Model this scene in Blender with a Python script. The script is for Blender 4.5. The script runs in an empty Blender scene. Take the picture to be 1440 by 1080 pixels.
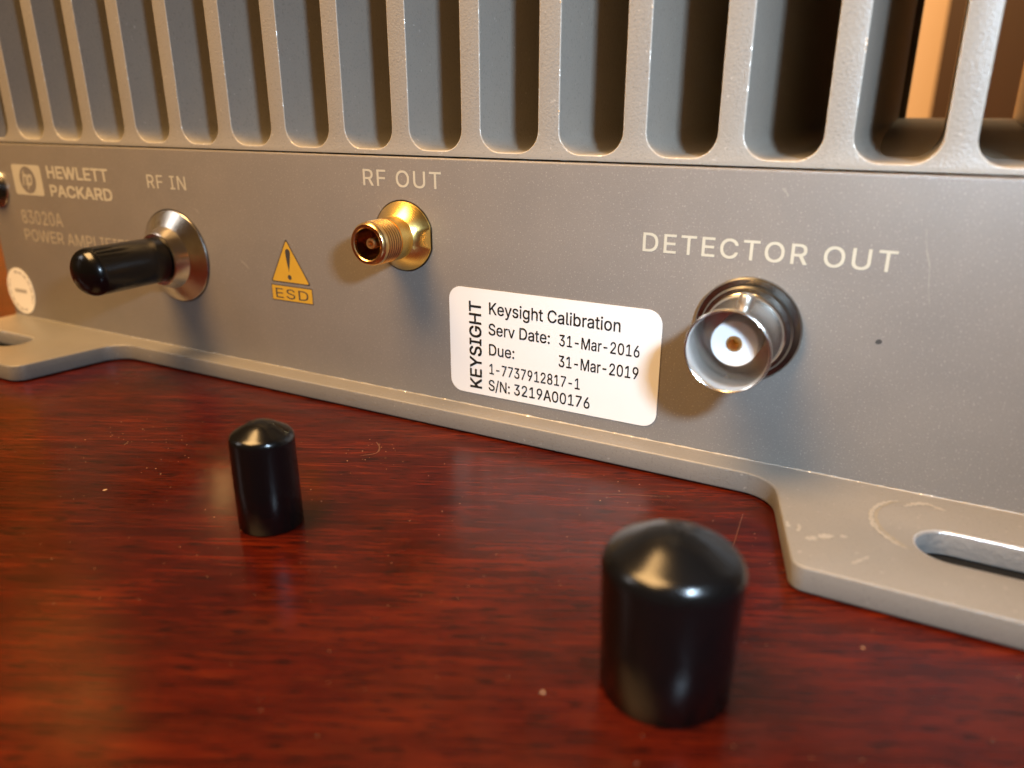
import bpy, bmesh, math, random
from mathutils import Vector, Matrix
from mathutils.geometry import tessellate_polygon
random.seed(7)
SC = bpy.context.scene
COL = SC.collection
PI = math.pi
U = 0.0118                                   # one heat-sink fin pitch in metres

def W(x, y, z):                              # fin-pitch units on the device -> metres (table top z = 0)
    return Vector(((x - 8) * U, y * U, (z + 3.388) * U))

# ------------------------------------------------------------------ camera
F_PX, PITCH, YAW, ROLL = 1075.71, 0.343767, -0.488911, 0.00137
cam_d = bpy.data.cameras.new('camera')
cam = bpy.data.objects.new('camera', cam_d); COL.objects.link(cam)
fw = Vector((math.sin(YAW) * math.cos(PITCH), math.cos(YAW) * math.cos(PITCH), -math.sin(PITCH)))
rt = Vector((math.cos(YAW), -math.sin(YAW), 0)); up = rt.cross(fw)
c_, s_ = math.cos(ROLL), math.sin(ROLL)
rt, up = c_ * rt + s_ * up, -s_ * rt + c_ * up
M = Matrix((rt, up, -fw)).transposed().to_4x4()
M.translation = W(13.8311, -8.01896, 0.520665)
cam.matrix_world = M
cam_d.sensor_width = 6.17
cam_d.lens = 6.17 * F_PX / 1440
cam_d.clip_start, cam_d.clip_end = 0.004, 20
cam_d.dof.use_dof = True
cam_d.dof.focus_distance = (W(10.3, 0, -2.0) - M.translation).dot(fw)
cam_d.dof.aperture_fstop = 3.1
cam_d.dof.aperture_blades = 6
SC.camera = cam

# ------------------------------------------------------------------ light
wd = bpy.data.worlds.new('World'); SC.world = wd; wd.use_nodes = True
bg = wd.node_tree.nodes['Background']
bg.inputs[0].default_value = (1.0, 0.47, 0.13, 1); bg.inputs[1].default_value = 0.06
SC.view_settings.view_transform = 'Standard'; SC.view_settings.look = 'None'
SC.view_settings.exposure = 0; SC.view_settings.gamma = 1

def area(name, loc, target, sx, sy, power, color):
    d = bpy.data.lights.new(name, 'AREA'); d.shape = 'RECTANGLE'; d.size, d.size_y = sx, sy
    d.energy = power; d.color = color
    o = bpy.data.objects.new(name, d); COL.objects.link(o)
    o.matrix_world = (Vector(target) - Vector(loc)).to_track_quat('-Z', 'Y').to_matrix().to_4x4()
    o.location = loc
    return o
# the flash of the compact camera, just right of and above the lens
fl_ = area('camera_flash', W(16.9, -7.5, 3.1), W(11.2, -0.5, -1.3), 0.013, 0.008, 0.080, (0.60, 0.80, 1.0))
fl_.data.spread = math.radians(100)
# warm ceiling lamp over the desk
area('ceiling_lamp', (-0.14, -0.23, 0.54), (0.02, -0.01, 0.02), 0.34, 0.30, 9.2, (1.0, 0.59, 0.23))
# pale daylight from a window off to the left
area('window_light', (-0.55, -0.45, 0.40), (0.0, -0.03, 0.02), 0.14, 0.22, 0.6, (0.95, 0.92, 0.90))
# added lights that brighten the wall for its glow and reflections
area('wall_fill_light', (0.10, 0.28, 0.70), (0.05, 0.62, 0.30), 0.3, 0.2, 5.4, (1.0, 0.86, 0.62))
area('wall_fill_light', (-0.60, 0.30, 0.62), (-0.62, 0.62, 0.40), 0.3, 0.2, 32.0, (1.0, 0.40, 0.08))

SC.render.engine = 'CYCLES'
SC.cycles.max_bounces = 10; SC.cycles.diffuse_bounces = 4; SC.cycles.glossy_bounces = 6
SC.cycles.sample_clamp_indirect = 6
SC.cycles.use_denoising = True

# ------------------------------------------------------------------ materials
def nmat(name):
    m = bpy.data.materials.new(name); m.use_nodes = True
    nt = m.node_tree; b = nt.nodes['Principled BSDF']
    return m, nt, b
def N(nt, t, **kw):
    n = nt.nodes.new(t)
    for k, v in kw.items():
        if k in n.inputs: n.inputs[k].default_value = v
        else: setattr(n, k, v)
    return n
def ramp(nt, src, stops):
    r = nt.nodes.new('ShaderNodeValToRGB')
    while len(r.color_ramp.elements) < len(stops): r.color_ramp.elements.new(0.5)
    for e, (p, c) in zip(r.color_ramp.elements, stops):
        e.position = p; e.color = (*c, 1) if not isinstance(c, (int, float)) else (c, c, c, 1)
    nt.links.new(src, r.inputs[0]); return r.outputs[0]
def noise(nt, vec, scale, detail=3, rough=0.5):
    n = N(nt, 'ShaderNodeTexNoise', Scale=scale, Detail=detail, Roughness=rough)
    nt.links.new(vec, n.inputs['Vector']); return n.outputs['Fac']
def mixc(nt, fac, a, b, mode='MIX'):
    m = nt.nodes.new('ShaderNodeMix'); m.data_type = 'RGBA'; m.blend_type = mode
    for i, v in ((0, fac), (6, a), (7, b)):
        if hasattr(v, 'links'): nt.links.new(v, m.inputs[i])
        elif isinstance(v, (int, float)): m.inputs[i].default_value = v
        else: m.inputs[i].default_value = (*v, 1)
    return m.outputs[2]
def bump(nt, b, h, dist, strength=1.0):
    n = N(nt, 'ShaderNodeBump', Strength=strength, Distance=dist)
    nt.links.new(h, n.inputs['Height']); nt.links.new(n.outputs[0], b.inputs['Normal'])
def objco(nt):
    return nt.nodes.new('ShaderNodeTexCoord').outputs['Object']

def powder(name, col, col2, grain, bumpd, rough, glint, spec=0.5, fsc=0.42, famt=0.5):
    """textured enamel: fine orange-peel relief, faint mottling and flash sparkle painted as light flecks"""
    m, nt, b = nmat(name); co = nt.nodes.new('ShaderNodeNewGeometry').outputs['Position']
    mott = noise(nt, co, 90, 4, 0.6)
    c = mixc(nt, ramp(nt, mott, [(0.3, 0), (0.7, 1)]), col, col2)
    g = noise(nt, co, grain, 2, 0.6)
    fl = noise(nt, co, grain * fsc, 1, 0.5)
    c = mixc(nt, ramp(nt, fl, [(glint, 0), (glint + 0.06, famt)]), c, tuple(min(1, v * 2.0) for v in col))  # pale specks stand in for sparkle of the flash
    dk = noise(nt, co, grain * 0.8, 2, 0.5)
    c = mixc(nt, ramp(nt, dk, [(0.28, 0.45), (0.42, 0.0)]), c, tuple(v * 0.55 for v in col))
    nt.links.new(c, b.inputs['Base Color'])
    b.inputs['Roughness'].default_value = rough
    b.inputs['Specular IOR Level'].default_value = spec
    bump(nt, b, g, bumpd)
    return m
PANEL = powder('grey panel enamel', (0.176, 0.159, 0.143), (0.198, 0.176, 0.155), 7600, 0.00003, 0.40, 0.635, 0.5, 0.55, 0.55)
SINK = powder('beige grey textured enamel', (0.252, 0.234, 0.208), (0.274, 0.253, 0.221), 3300, 0.00006, 0.38, 0.74)
FLANGE = powder('beige flange enamel', (0.160, 0.149, 0.134), (0.177, 0.163, 0.145), 4000, 0.00003, 0.42, 0.72)

def worn(name, col):  # enamel with glints painted as pale specks among the worn chips
    m, nt, b = nmat(name); co = nt.nodes.new('ShaderNodeNewGeometry').outputs['Position']
    f = noise(nt, co, 1300, 3, 0.7)
    fac = ramp(nt, f, [(0.60, 0.0), (0.69, 1.0)])
    c = mixc(nt, fac, col, (0.85, 0.83, 0.78)); nt.links.new(c, b.inputs['Base Color'])
    r = ramp(nt, fac, [(0, 0.42), (1, 0.22)]); nt.links.new(r, b.inputs['Roughness'])
    mm = ramp(nt, fac, [(0, 0.0), (1, 0.7)]); nt.links.new(mm, b.inputs['Metallic'])
    bump(nt, b, f, 0.00008); return m
WORN_GLINT = worn('worn edge with glints', (0.36, 0.33, 0.285))

def metal(name, col, rough, aniso=0.0, ridge=0.0, spots=0.0):
    m, nt, b = nmat(name); co = objco(nt)
    b.inputs['Metallic'].default_value = 1.0
    n = noise(nt, co, 700, 3, 0.6)
    c = mixc(nt, ramp(nt, n, [(0.35, 0), (0.75, 1)]), col, tuple(v * 0.92 for v in col))
    nt.links.new(c, b.inputs['Base Color'])
    r = ramp(nt, n, [(0.3, rough * 0.92), (0.7, rough * 1.1)]); nt.links.new(r, b.inputs['Roughness'])
    if aniso:
        t = nt.nodes.new('ShaderNodeTangent'); t.direction_type = 'RADIAL'; t.axis = 'Z'
        nt.links.new(t.outputs[0], b.inputs['Tangent']); b.inputs['Anisotropic'].default_value = aniso
    if ridge:                                   # fine lathe marks: rings round the axis
        w = N(nt, 'ShaderNodeTexWave', Scale=ridge, Distortion=1.5, Detail=2.0)
        w.wave_type = 'BANDS'; w.bands_direction = 'Z'
        nt.links.new(co, w.inputs['Vector']); bump(nt, b, w.outputs['Fac'], 0.000004, 0.25)
    return m
GOLD = metal('gold plating', (1.0, 0.70, 0.22), 0.24, 0.75, 1500)
GOLDS = metal('gold plating smooth', (1.0, 0.68, 0.28), 0.36)
STEEL = metal('turned stainless steel', (0.66, 0.61, 0.55), 0.20, 0.82, 1500)
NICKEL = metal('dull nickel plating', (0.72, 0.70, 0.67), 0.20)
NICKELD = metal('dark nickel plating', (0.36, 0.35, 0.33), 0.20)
BARE = metal('bare milled aluminium', (0.60, 0.585, 0.57), 0.30, 0, 0)
n_ = BARE.node_tree; bump(n_, n_.nodes['Principled BSDF'], noise(n_, objco(n_), 1500, 3, 0.6), 0.00012, 1.0)
BARE.node_tree.nodes['Principled BSDF'].inputs['Metallic'].default_value = 0.7
DARKSCREW = metal('dark screw steel', (0.05, 0.045, 0.04), 0.4)

def plain(name, col, rough=0.5, spec=0.5, var=0.08, scale=400):
    m, nt, b = nmat(name); co = objco(nt)
    n = noise(nt, co, scale, 3)
    c = mixc(nt, n, tuple(v * (1 - var) for v in col), tuple(min(1, v * (1 + var)) for v in col))
    nt.links.new(c, b.inputs['Base Color']); b.inputs['Roughness'].default_value = rough
    b.inputs['Specular IOR Level'].default_value = spec
    return m
LETTER = plain('cream silk-screen ink', (0.46, 0.425, 0.335), 0.5)
INK = plain('black label ink', (0.008, 0.008, 0.008), 0.6, 0.3)
FAINT = plain('faded cream ink', (0.40, 0.35, 0.26), 0.5)
GREYINK = plain('grey sticker ink', (0.32, 0.29, 0.25), 0.5)
PAPER = plain('white label stock', (0.68, 0.675, 0.67), 0.45, 0.4, 0.015, 300)
STICK = plain('white round sticker stock', (0.80, 0.76, 0.68), 0.45, 0.4, 0.02)
AMBER = plain('amber warning ink', (0.50, 0.29, 0.028), 0.5)
DGREY = plain('dark grey warning ink', (0.045, 0.042, 0.04), 0.5)
PTFE = plain('white ptfe insulator', (0.74, 0.74, 0.75), 0.35)
DARKIN = plain('dark connector bore', (0.02, 0.015, 0.01), 0.5)
SCUFF = plain('scuffed enamel', (0.25, 0.23, 0.198), 0.45, 0.5, 0.25, 2500)
SCUFFD = plain('pressed in enamel', (0.20, 0.175, 0.135), 0.5, 0.5, 0.25, 2500)
DUST = plain('pale dust', (0.30, 0.20, 0.12), 0.8)

def vinyl():
    m, nt, b = nmat('black vinyl'); co = objco(nt)
    b.inputs['Base Color'].default_value = (0.003, 0.003, 0.0032, 1)
    n = noise(nt, co, 900, 3, 0.6); n2 = noise(nt, co, 160, 3, 0.6)
    r = ramp(nt, n2, [(0.3, 0.17), (0.7, 0.25)]); nt.links.new(r, b.inputs['Roughness'])
    b.inputs['Specular IOR Level'].default_value = 0.42
    bump(nt, b, n2, 0.00006, 0.6); return m
VINYL = vinyl()

def wood():
    m, nt, b = nmat('polished mahogany')
    tc = objco(nt)
    mp = nt.nodes.new('ShaderNodeMapping'); mp.vector_type = 'TEXTURE'
    mp.inputs['Rotation'].default_value = (0, 0, math.radians(25.5)); nt.links.new(tc, mp.inputs[0])
    def st(sx, sy):
        q = nt.nodes.new('ShaderNodeMapping'); q.inputs['Scale'].default_value = (sx, sy, 1)
        nt.links.new(mp.outputs[0], q.inputs[0]); return q.outputs[0]
    broad = noise(nt, st(6, 40), 1.0, 4, 0.6)
    med = noise(nt, st(60, 400), 1.0, 5, 0.65)
    fine = noise(nt, st(100, 1900), 1.0, 4, 0.7)
    pore = noise(nt, st(260, 2600), 1.0, 2, 0.6)
    cloud = noise(nt, st(40, 60), 1.0, 3, 0.5)
    c = ramp(nt, med, [(0.28, (0.022, 0.0018, 0.0007)), (0.47, (0.047, 0.0036, 0.0010)), (0.60, (0.078, 0.0064, 0.0014)), (0.78, (0.130, 0.0170, 0.0027))])
    c = mixc(nt, ramp(nt, fine, [(0.35, 0.6), (0.55, 0.0)]), c, (0.012, 0.0016, 0.0012))
    c = mixc(nt, ramp(nt, fine, [(0.56, 0.0), (0.74, 0.5)]), c, (0.150, 0.026, 0.005))
    c = mixc(nt, ramp(nt, broad, [(0.35, 0.5), (0.6, 0.0)]), c, (0.020, 0.0024, 0.0015))
    c = mixc(nt, ramp(nt, cloud, [(0.5, 0.0), (0.72, 0.4)]), c, (0.070, 0.011, 0.003))
    c = mixc(nt, ramp(nt, pore, [(0.36, 0.85), (0.45, 0.0)]), c, (0.006, 0.0013, 0.001))
    nt.links.new(c, b.inputs['Base Color'])
    rr = noise(nt, tc, 60, 4, 0.6)
    nt.links.new(ramp(nt, rr, [(0.3, 0.16), (0.7, 0.28)]), b.inputs['Roughness'])
    b.inputs['Specular IOR Level'].default_value = 0.23
    bump(nt, b, fine, 0.00004, 0.35); return m
WOOD = wood()

def wallmat():
    m, nt, b = nmat('warm tan wall paint'); co = objco(nt)
    n = noise(nt, co, 6, 4)
    nt.links.new(mixc(nt, n, (0.42, 0.34, 0.25), (0.50, 0.40, 0.29)), b.inputs['Base Color'])
    b.inputs['Roughness'].default_value = 0.8; return m

# ------------------------------------------------------------------ object helpers
def link(o, parent=None):
    COL.objects.link(o)
    if parent is not None: o.parent = parent
    return o
def mesh_obj(name, verts, faces, mats, parent=None, smooth=False, fmat=None, loc=None):
    me = bpy.data.meshes.new(name); me.from_pydata([tuple(v) for v in verts], [], faces)
    for m in (mats if isinstance(mats, (list, tuple)) else [mats]): me.materials.append(m)
    if fmat: me.polygons.foreach_set('material_index', fmat)
    bm = bmesh.new(); bm.from_mesh(me); bmesh.ops.recalc_face_normals(bm, faces=bm.faces); bm.to_mesh(me); bm.free()
    if smooth:
        me.polygons.foreach_set('use_smooth', [True] * len(me.polygons))
        me.set_sharp_from_angle(angle=math.radians(smooth if not isinstance(smooth, bool) else 40))
    me.update()
    o = bpy.data.objects.new(name, me); link(o, parent)
    if loc is not None: o.location = loc
    return o
def tag(o, label=None, cat=None, group=None, kind=None):
    for k, v in (('label', label), ('category', cat), ('group', group), ('kind', kind)):
        if v: o[k] = v
    return o
def empty(name, loc, label, cat):
    o = bpy.data.objects.new(name, None); o.empty_display_size = 0.01; link(o); o.location = loc
    return tag(o, label, cat)

def lathe_data(prof, seg=96, close=False):
    """prof: (r, z) list in metres, spun about local z; r = 0 ends are single points"""
    vs, fs, rings = [], [], []
    for r, z in prof:
        if r < 1e-9: rings.append([len(vs)]); vs.append((0, 0, z))
        else:
            rings.append(list(range(len(vs), len(vs) + seg)))
            vs += [(r * math.cos(2 * PI * k / seg), r * math.sin(2 * PI * k / seg), z) for k in range(seg)]
    pairs = list(zip(rings, rings[1:])) + ([(rings[-1], rings[0])] if close else [])
    for a, b in pairs:
        for k in range(seg):
            k2 = (k + 1) % seg
            if len(a) == 1 and len(b) == 1: continue
            if len(a) == 1: fs.append((a[0], b[k2], b[k]))
            elif len(b) == 1: fs.append((a[k], a[k2], b[0]))
            else: fs.append((a[k], a[k2], b[k2], b[k]))
    return vs, fs
def lathe(name, prof, mat, parent=None, seg=96, close=False, smooth=38, loc=None):
    vs, fs = lathe_data([(r * U, z * U) for r, z in prof], seg, close)
    return mesh_obj(name, vs, fs, mat, parent, smooth, loc=loc)
def arc(cx, cz, r, a0, a1, n):
    return [(cx + r * math.cos(math.radians(a0 + (a1 - a0) * i / n)), cz + r * math.sin(math.radians(a0 + (a1 - a0) * i / n))) for i in range(n + 1)]

# ------------------------------------------------------------------ the setting
def grid_sheet(name, x0, x1, y0, y1, z, mat):
    return mesh_obj(name, [(x0, y0, z), (x1, y0, z), (x1, y1, z), (x0, y1, z)], [(0, 1, 2, 3)], mat)
TX0, TX1, TY0, TY1 = -0.75, 0.65, -0.45, 0.50
tb = mesh_obj('table_top', [(x, y, z) for z in (-0.022, 0) for x, y in ((TX0, TY0), (TX1, TY0), (TX1, TY1), (TX0, TY1))],
              [(3, 2, 1, 0), (4, 5, 6, 7), (0, 1, 5, 4), (1, 2, 6, 5), (2, 3, 7, 6), (3, 0, 4, 7)], WOOD)
tag(tb, 'dark red mahogany table top with a worn glossy finish under the grey device', kind='structure')
WALLM = wallmat()
wl = mesh_obj('wall', [(-1.6, 0.62, -0.7), (1.2, 0.62, -0.7), (1.2, 0.62, 1.7), (-1.6, 0.62, 1.7),
                       (-1.6, 0.66, -0.7), (1.2, 0.66, -0.7), (1.2, 0.66, 1.7), (-1.6, 0.66, 1.7)],
              [(0, 1, 2, 3), (7, 6, 5, 4), (0, 4, 5, 1), (3, 2, 6, 7), (0, 3, 7, 4), (1, 5, 6, 2)], WALLM)
tag(wl, 'warm tan wall far behind the device', kind='structure')
def brown():
    m, nt, b = nmat('brown slot backing'); co = objco(nt)
    q = nt.nodes.new('ShaderNodeMapping'); q.inputs['Scale'].default_value = (40, 40, 3); nt.links.new(co, q.inputs[0])
    n = noise(nt, q.outputs[0], 1.0, 4, 0.6)
    nt.links.new(mixc(nt, n, (0.024, 0.009, 0.0014), (0.045, 0.018, 0.003)), b.inputs['Base Color'])
    b.inputs['Roughness'].default_value = 0.5; return m
k = [(x, y, z) for z in (-0.69, 1.1) for x, y in ((0.060, 0.56), (0.62, 0.56), (0.62, 0.60), (0.060, 0.60))]  # board added for the brown tone behind the end slots
tag(mesh_obj('added_brown_board', k, [(3, 2, 1, 0), (4, 5, 6, 7), (0, 1, 5, 4), (1, 2, 6, 5), (2, 3, 7, 6), (3, 0, 4, 7)], brown()),
    'dark brown board added behind to give the rightmost heat sink slots a brown tone', 'panel')

# ------------------------------------------------------------------ the amplifier
ORG = W(7.65, 0, -3.388)
amp = empty('power_amplifier', ORG, 'grey finned power amplifier with connectors and white calibration sticker standing on the table', 'amplifier')
def L(x, y, z): return W(x, y, z) - ORG      # local to the amplifier
XL, XR = -1.08, 16.38
ZT = -0.022                                    # top of the front panel
ZL = -3.121                                   # top of the base flange

# --- front panel: a thick plate with eased front edges
def plate(name, x0, x1, y0, y1, z0, z1, b, mat, parent):
    """box with a rounded front (low y) border, local to the amplifier"""
    rings = []
    n = 4
    for i in range(n + 1):
        a = PI / 2 * i / n
        ins, dy = b * (1 - math.sin(a)), b * (1 - math.cos(a))
        rings.append((ins, y0 + dy))
    rings.append((0, y1))
    vs, fs = [], []
    for ins, y in rings:
        vs += [L(x0 + ins, y, z0 + ins), L(x1 - ins, y, z0 + ins), L(x1 - ins, y, z1 - ins), L(x0 + ins, y, z1 - ins)]
    for i in range(len(rings) - 1):
        for k in range(4):
            fs.append((4 * i + k, 4 * i + (k + 1) % 4, 4 * i + 4 + (k + 1) % 4, 4 * i + 4 + k))
    fs.append((3, 2, 1, 0)); q = 4 * (len(rings) - 1); fs.append((q, q + 1, q + 2, q + 3))
    return mesh_obj(name, vs, fs, mat, parent, 50)
panel = plate('front_panel', XL, XR, 0.0, 0.6, ZL - 0.12, ZT, 0.03, PANEL, amp)
body = plate('body', XL + 0.03, XR - 0.03, 0.61, 8.4, ZL, -0.03, 0.02, DARKSCREW, amp)

# --- base flange: outline with ears and slotted holes
def rounded(pts, n=8):
    """pts: (x, y, radius) corners -> polyline with fillets"""
    out = []
    k = len(pts)
    for i in range(k):
        p0, p1, p2 = Vector(pts[i - 1][:2]), Vector(pts[i][:2]), Vector(pts[(i + 1) % k][:2]); r = pts[i][2]
        if r <= 0: out.append(p1); continue
        a, b = (p0 - p1).normalized(), (p2 - p1).normalized()
        half = math.acos(max(-1, min(1, a.dot(b)))) / 2
        d = r / math.tan(half)
        t1, t2 = p1 + a * d, p1 + b * d
        c = p1 + (a + b).normalized() * (r / math.sin(half))
        a1 = math.atan2(*(t1 - c).yx); a2 = math.atan2(*(t2 - c).yx)
        da = (a2 - a1 + PI) % (2 * PI) - PI
        for j in range(n + 1):
            out.append(c + Vector((math.cos(a1 + da * j / n), math.sin(a1 + da * j / n))) * r)
    return out
def stadium(x0, x1, yc, r, n=14):
    out = []
    for j in range(n + 1): 
        a = PI / 2 + PI * j / n; out.append(Vector((x0 + r + r * math.cos(a), yc + r * math.sin(a))))
    for j in range(n + 1):
        a = -PI / 2 + PI * j / n; out.append(Vector((x1 - r + r * math.cos(a), yc + r * math.sin(a))))
    return out
YE, YD = -1.925, -0.322
outer = rounded([(XL, 0.55, 0), (XL, YE, 0.3), (2.10, YE, 0.24), (2.36, YD, 0.42), (12.86, YD, 0.42), (13.30, YE, 0.16), (XR, YE, 0.3), (XR, 0.55, 0)])
holes = [stadium(-0.9, 0.98, -1.10, 0.285), stadium(14.22, 16.1, -0.985, 0.28)]
def flange(name, outer, holes, z0, z1, b, parent):
    """plate with holes: top and bottom by triangle fill, eased upper and lower rims"""
    loops = [outer] + holes
    def inset(loop, d, sgn):
        res = []
        k = len(loop)
        ar = sum(loop[i].x * loop[(i + 1) % k].y - loop[(i + 1) % k].x * loop[i].y for i in range(k))
        s = sgn * (1 if ar > 0 else -1)
        for i in range(k):
            e1 = (loop[i] - loop[i - 1]).normalized(); e2 = (loop[(i + 1) % k] - loop[i]).normalized()
            n1, n2 = Vector((-e1.y, e1.x)), Vector((-e2.y, e2.x))
            nn = n1 + n2
            nn = nn / max(0.3, nn.dot(n1))
            res.append(loop[i] + nn * d * s)
        return res
    bm = bmesh.new(); top_e, bot_e = [], []
    hs = [(b, z0)] + [(b * (1 - math.sin(PI / 2 * i / 3)), z0 + b * (1 - math.cos(PI / 2 * i / 3))) for i in range(1, 4)]
    hs += [(i_, z0 + z1 - z_) for i_, z_ in reversed(hs)]
    mi = {}
    for li, lp in enumerate(loops):
        sg = 1 if li == 0 else -1
        ringv = []
        for d, z in hs:
            q = inset(lp, d, sg) if d > 1e-6 else lp
            ringv.append([bm.verts.new(L(v.x, v.y, z)) for v in q])
        k = len(lp)
        for a, c in zip(ringv, ringv[1:]):
            for i in range(k):
                f = bm.faces.new((a[i], a[(i + 1) % k], c[(i + 1) % k], c[i])); f.smooth = True
                f.material_index = 1 if li else 0
        for rv, store in ((ringv[0], bot_e), (ringv[-1], top_e)):
            for i in range(k): store.append(bm.edges.get((rv[i], rv[(i + 1) % k])))
    for es in (top_e, bot_e):
        bmesh.ops.triangle_fill(bm, use_beauty=True, use_dissolve=False, edges=es)
    bmesh.ops.recalc_face_normals(bm, faces=bm.faces)
    me = bpy.data.meshes.new(name); bm.to_mesh(me); bm.free()
    me.materials.append(FLANGE); me.materials.append(BARE)
    me.set_sharp_from_angle(angle=math.radians(45))
    o = bpy.data.objects.new(name, me); return link(o, parent)
fl = flange('base_flange', outer, holes, -3.374, ZL - 0.002, 0.026, amp)

# fine fillet with sparkle painted into its colour, in the crease between panel and flange
xs_ = [XL + 0.01 + (XR - XL - 0.02) * k / 300 for k in range(301)]
cv, cf_ = [], []
for x in xs_:
    e = random.uniform(0.006, 0.017)
    cv += [L(x, -e, ZL - 0.0015), L(x, -e * 0.35, ZL + e * 0.35), L(x, 0.0005, ZL + e)]
for k in range(300):
    cf_ += [(3 * k, 3 * k + 3, 3 * k + 4, 3 * k + 1), (3 * k + 1, 3 * k + 4, 3 * k + 5, 3 * k + 2)]
mesh_obj('crease_fillet', cv, cf_, worn('sparkle crease enamel', (0.22, 0.203, 0.178)), fl, 60)
for x0, x1 in ((-1.0, 1.2), (14.0, 16.3)):  # black sheets added for the shade seen down the slots
    k = [L(x, y, z) for z in (-3.387, -3.3755) for x, y in ((x0, -1.6), (x1, -1.6), (x1, 0.3), (x0, 0.3))]
    shade_ = mesh_obj('slot_shade_sheet', k, [(3, 2, 1, 0), (4, 5, 6, 7), (0, 1, 5, 4), (1, 2, 6, 5), (2, 3, 7, 6), (3, 0, 4, 7)], plain('slot shade black', (0.006, 0.006, 0.006), 0.9, 0.1), fl)

# scuffs round the right-hand slot (thin smears of rubbed enamel lying on the flange)
def ribbon(pts, w, z, wob=0.25, sub=6):
    """flat strip along a polyline of (x, y[, w]) in pitch units"""
    P = [Vector(p[:2]) for p in pts]
    fine = []
    for i in range(len(P) - 1):
        p0, p1, p2, p3 = P[max(i - 1, 0)], P[i], P[i + 1], P[min(i + 2, len(P) - 1)]
        for j in range(sub):
            t = j / sub
            fine.append(0.5 * ((2 * p1) + (p2 - p0) * t + (2 * p0 - 5 * p1 + 4 * p2 - p3) * t * t + (3 * p1 - p0 - 3 * p2 + p3) * t ** 3))
    fine.append(P[-1])
    vs, fs = [], []
    n = len(fine)
    for i, p in enumerate(fine):
        t = (fine[min(i + 1, n - 1)] - fine[max(i - 1, 0)]).normalized(); nn = Vector((-t.y, t.x))
        ww = w * (0.15 + 0.85 * math.sin(PI * (i + 0.3) / (n - 0.4)) ** 0.5) * (1 + random.uniform(-wob, wob)) / 2
        vs += [(p + nn * ww), (p - nn * ww)]
        if i: fs.append((2 * i - 2, 2 * i - 1, 2 * i + 1, 2 * i))
    return [(v.x, v.y, z) for v in vs], fs
def ribbons(name, lst, mat, parent, conv):
    vs, fs = [], []
    for (rv, rf) in lst:
        k = len(vs); vs += [conv(*v) for v in rv]; fs += [tuple(i + k for i in f) for f in rf]
    return mesh_obj(name, vs, fs, mat, parent)
zs = ZL + 0.0015
cshape = [(14.06, -0.26), (13.95, -0.36), (13.88, -0.48), (13.845, -0.63), (13.86, -0.80), (13.92, -0.96), (14.01, -1.07), (14.10, -1.16), (14.18, -1.20)]
sc_l = [ribbon([(x - 0.02, y) for x, y in cshape], 0.045, zs, 0.6),
        ribbon([(14.10, -0.36), (14.195, -0.25), (14.30, -0.20), (14.37, -0.235), (14.46, -0.27)], 0.06, zs, 0.6),
        ribbon([(13.33, -1.44), (13.39, -1.41), (13.42, -1.37)], 0.07, zs, 0.6),
        ribbon([(13.44, -1.36), (13.50, -1.31), (13.56, -1.275)], 0.075, zs, 0.6),
        ribbon([(13.61, -1.26), (13.64, -1.24), (13.67, -1.235)], 0.05, zs, 0.6),
        ribbon([(13.75, -1.68), (13.81, -1.59), (13.87, -1.49)], 0.03, zs, 0.6),
        ribbon([(13.135, -1.19), (13.15, -1.24), (13.17, -1.30)], 0.05, zs, 0.6),
        ribbon([(13.24, -1.20), (13.26, -1.27), (13.25, -1.34)], 0.03, zs, 0.6)]
for r_ in sc_l: ribbons('scuff_mark', [r_], SCUFF, fl, L)
ribbons('scuff_groove', [ribbon([(x + 0.025, y + 0.01) for x, y in cshape], 0.03, zs, 0.5)], SCUFFD, fl, L)
# small irregular flat flakes at given spots
def flakes(name, spots, mat, parent, conv):
    vs, fs = [], []
    for (c, a, b_, s) in spots:                 # centre, two in-plane axes, size
        k = len(vs); n = random.choice((4, 5, 6))
        for j in range(n):
            an = 2 * PI * j / n; r = s * random.uniform(0.5, 1.0)
            vs.append(conv(*(Vector(c) + Vector(a) * r * math.cos(an) + Vector(b_) * r * math.sin(an))))
        fs.append(tuple(range(k, k + n)))
    return mesh_obj(name, vs, fs, mat, parent)

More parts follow.
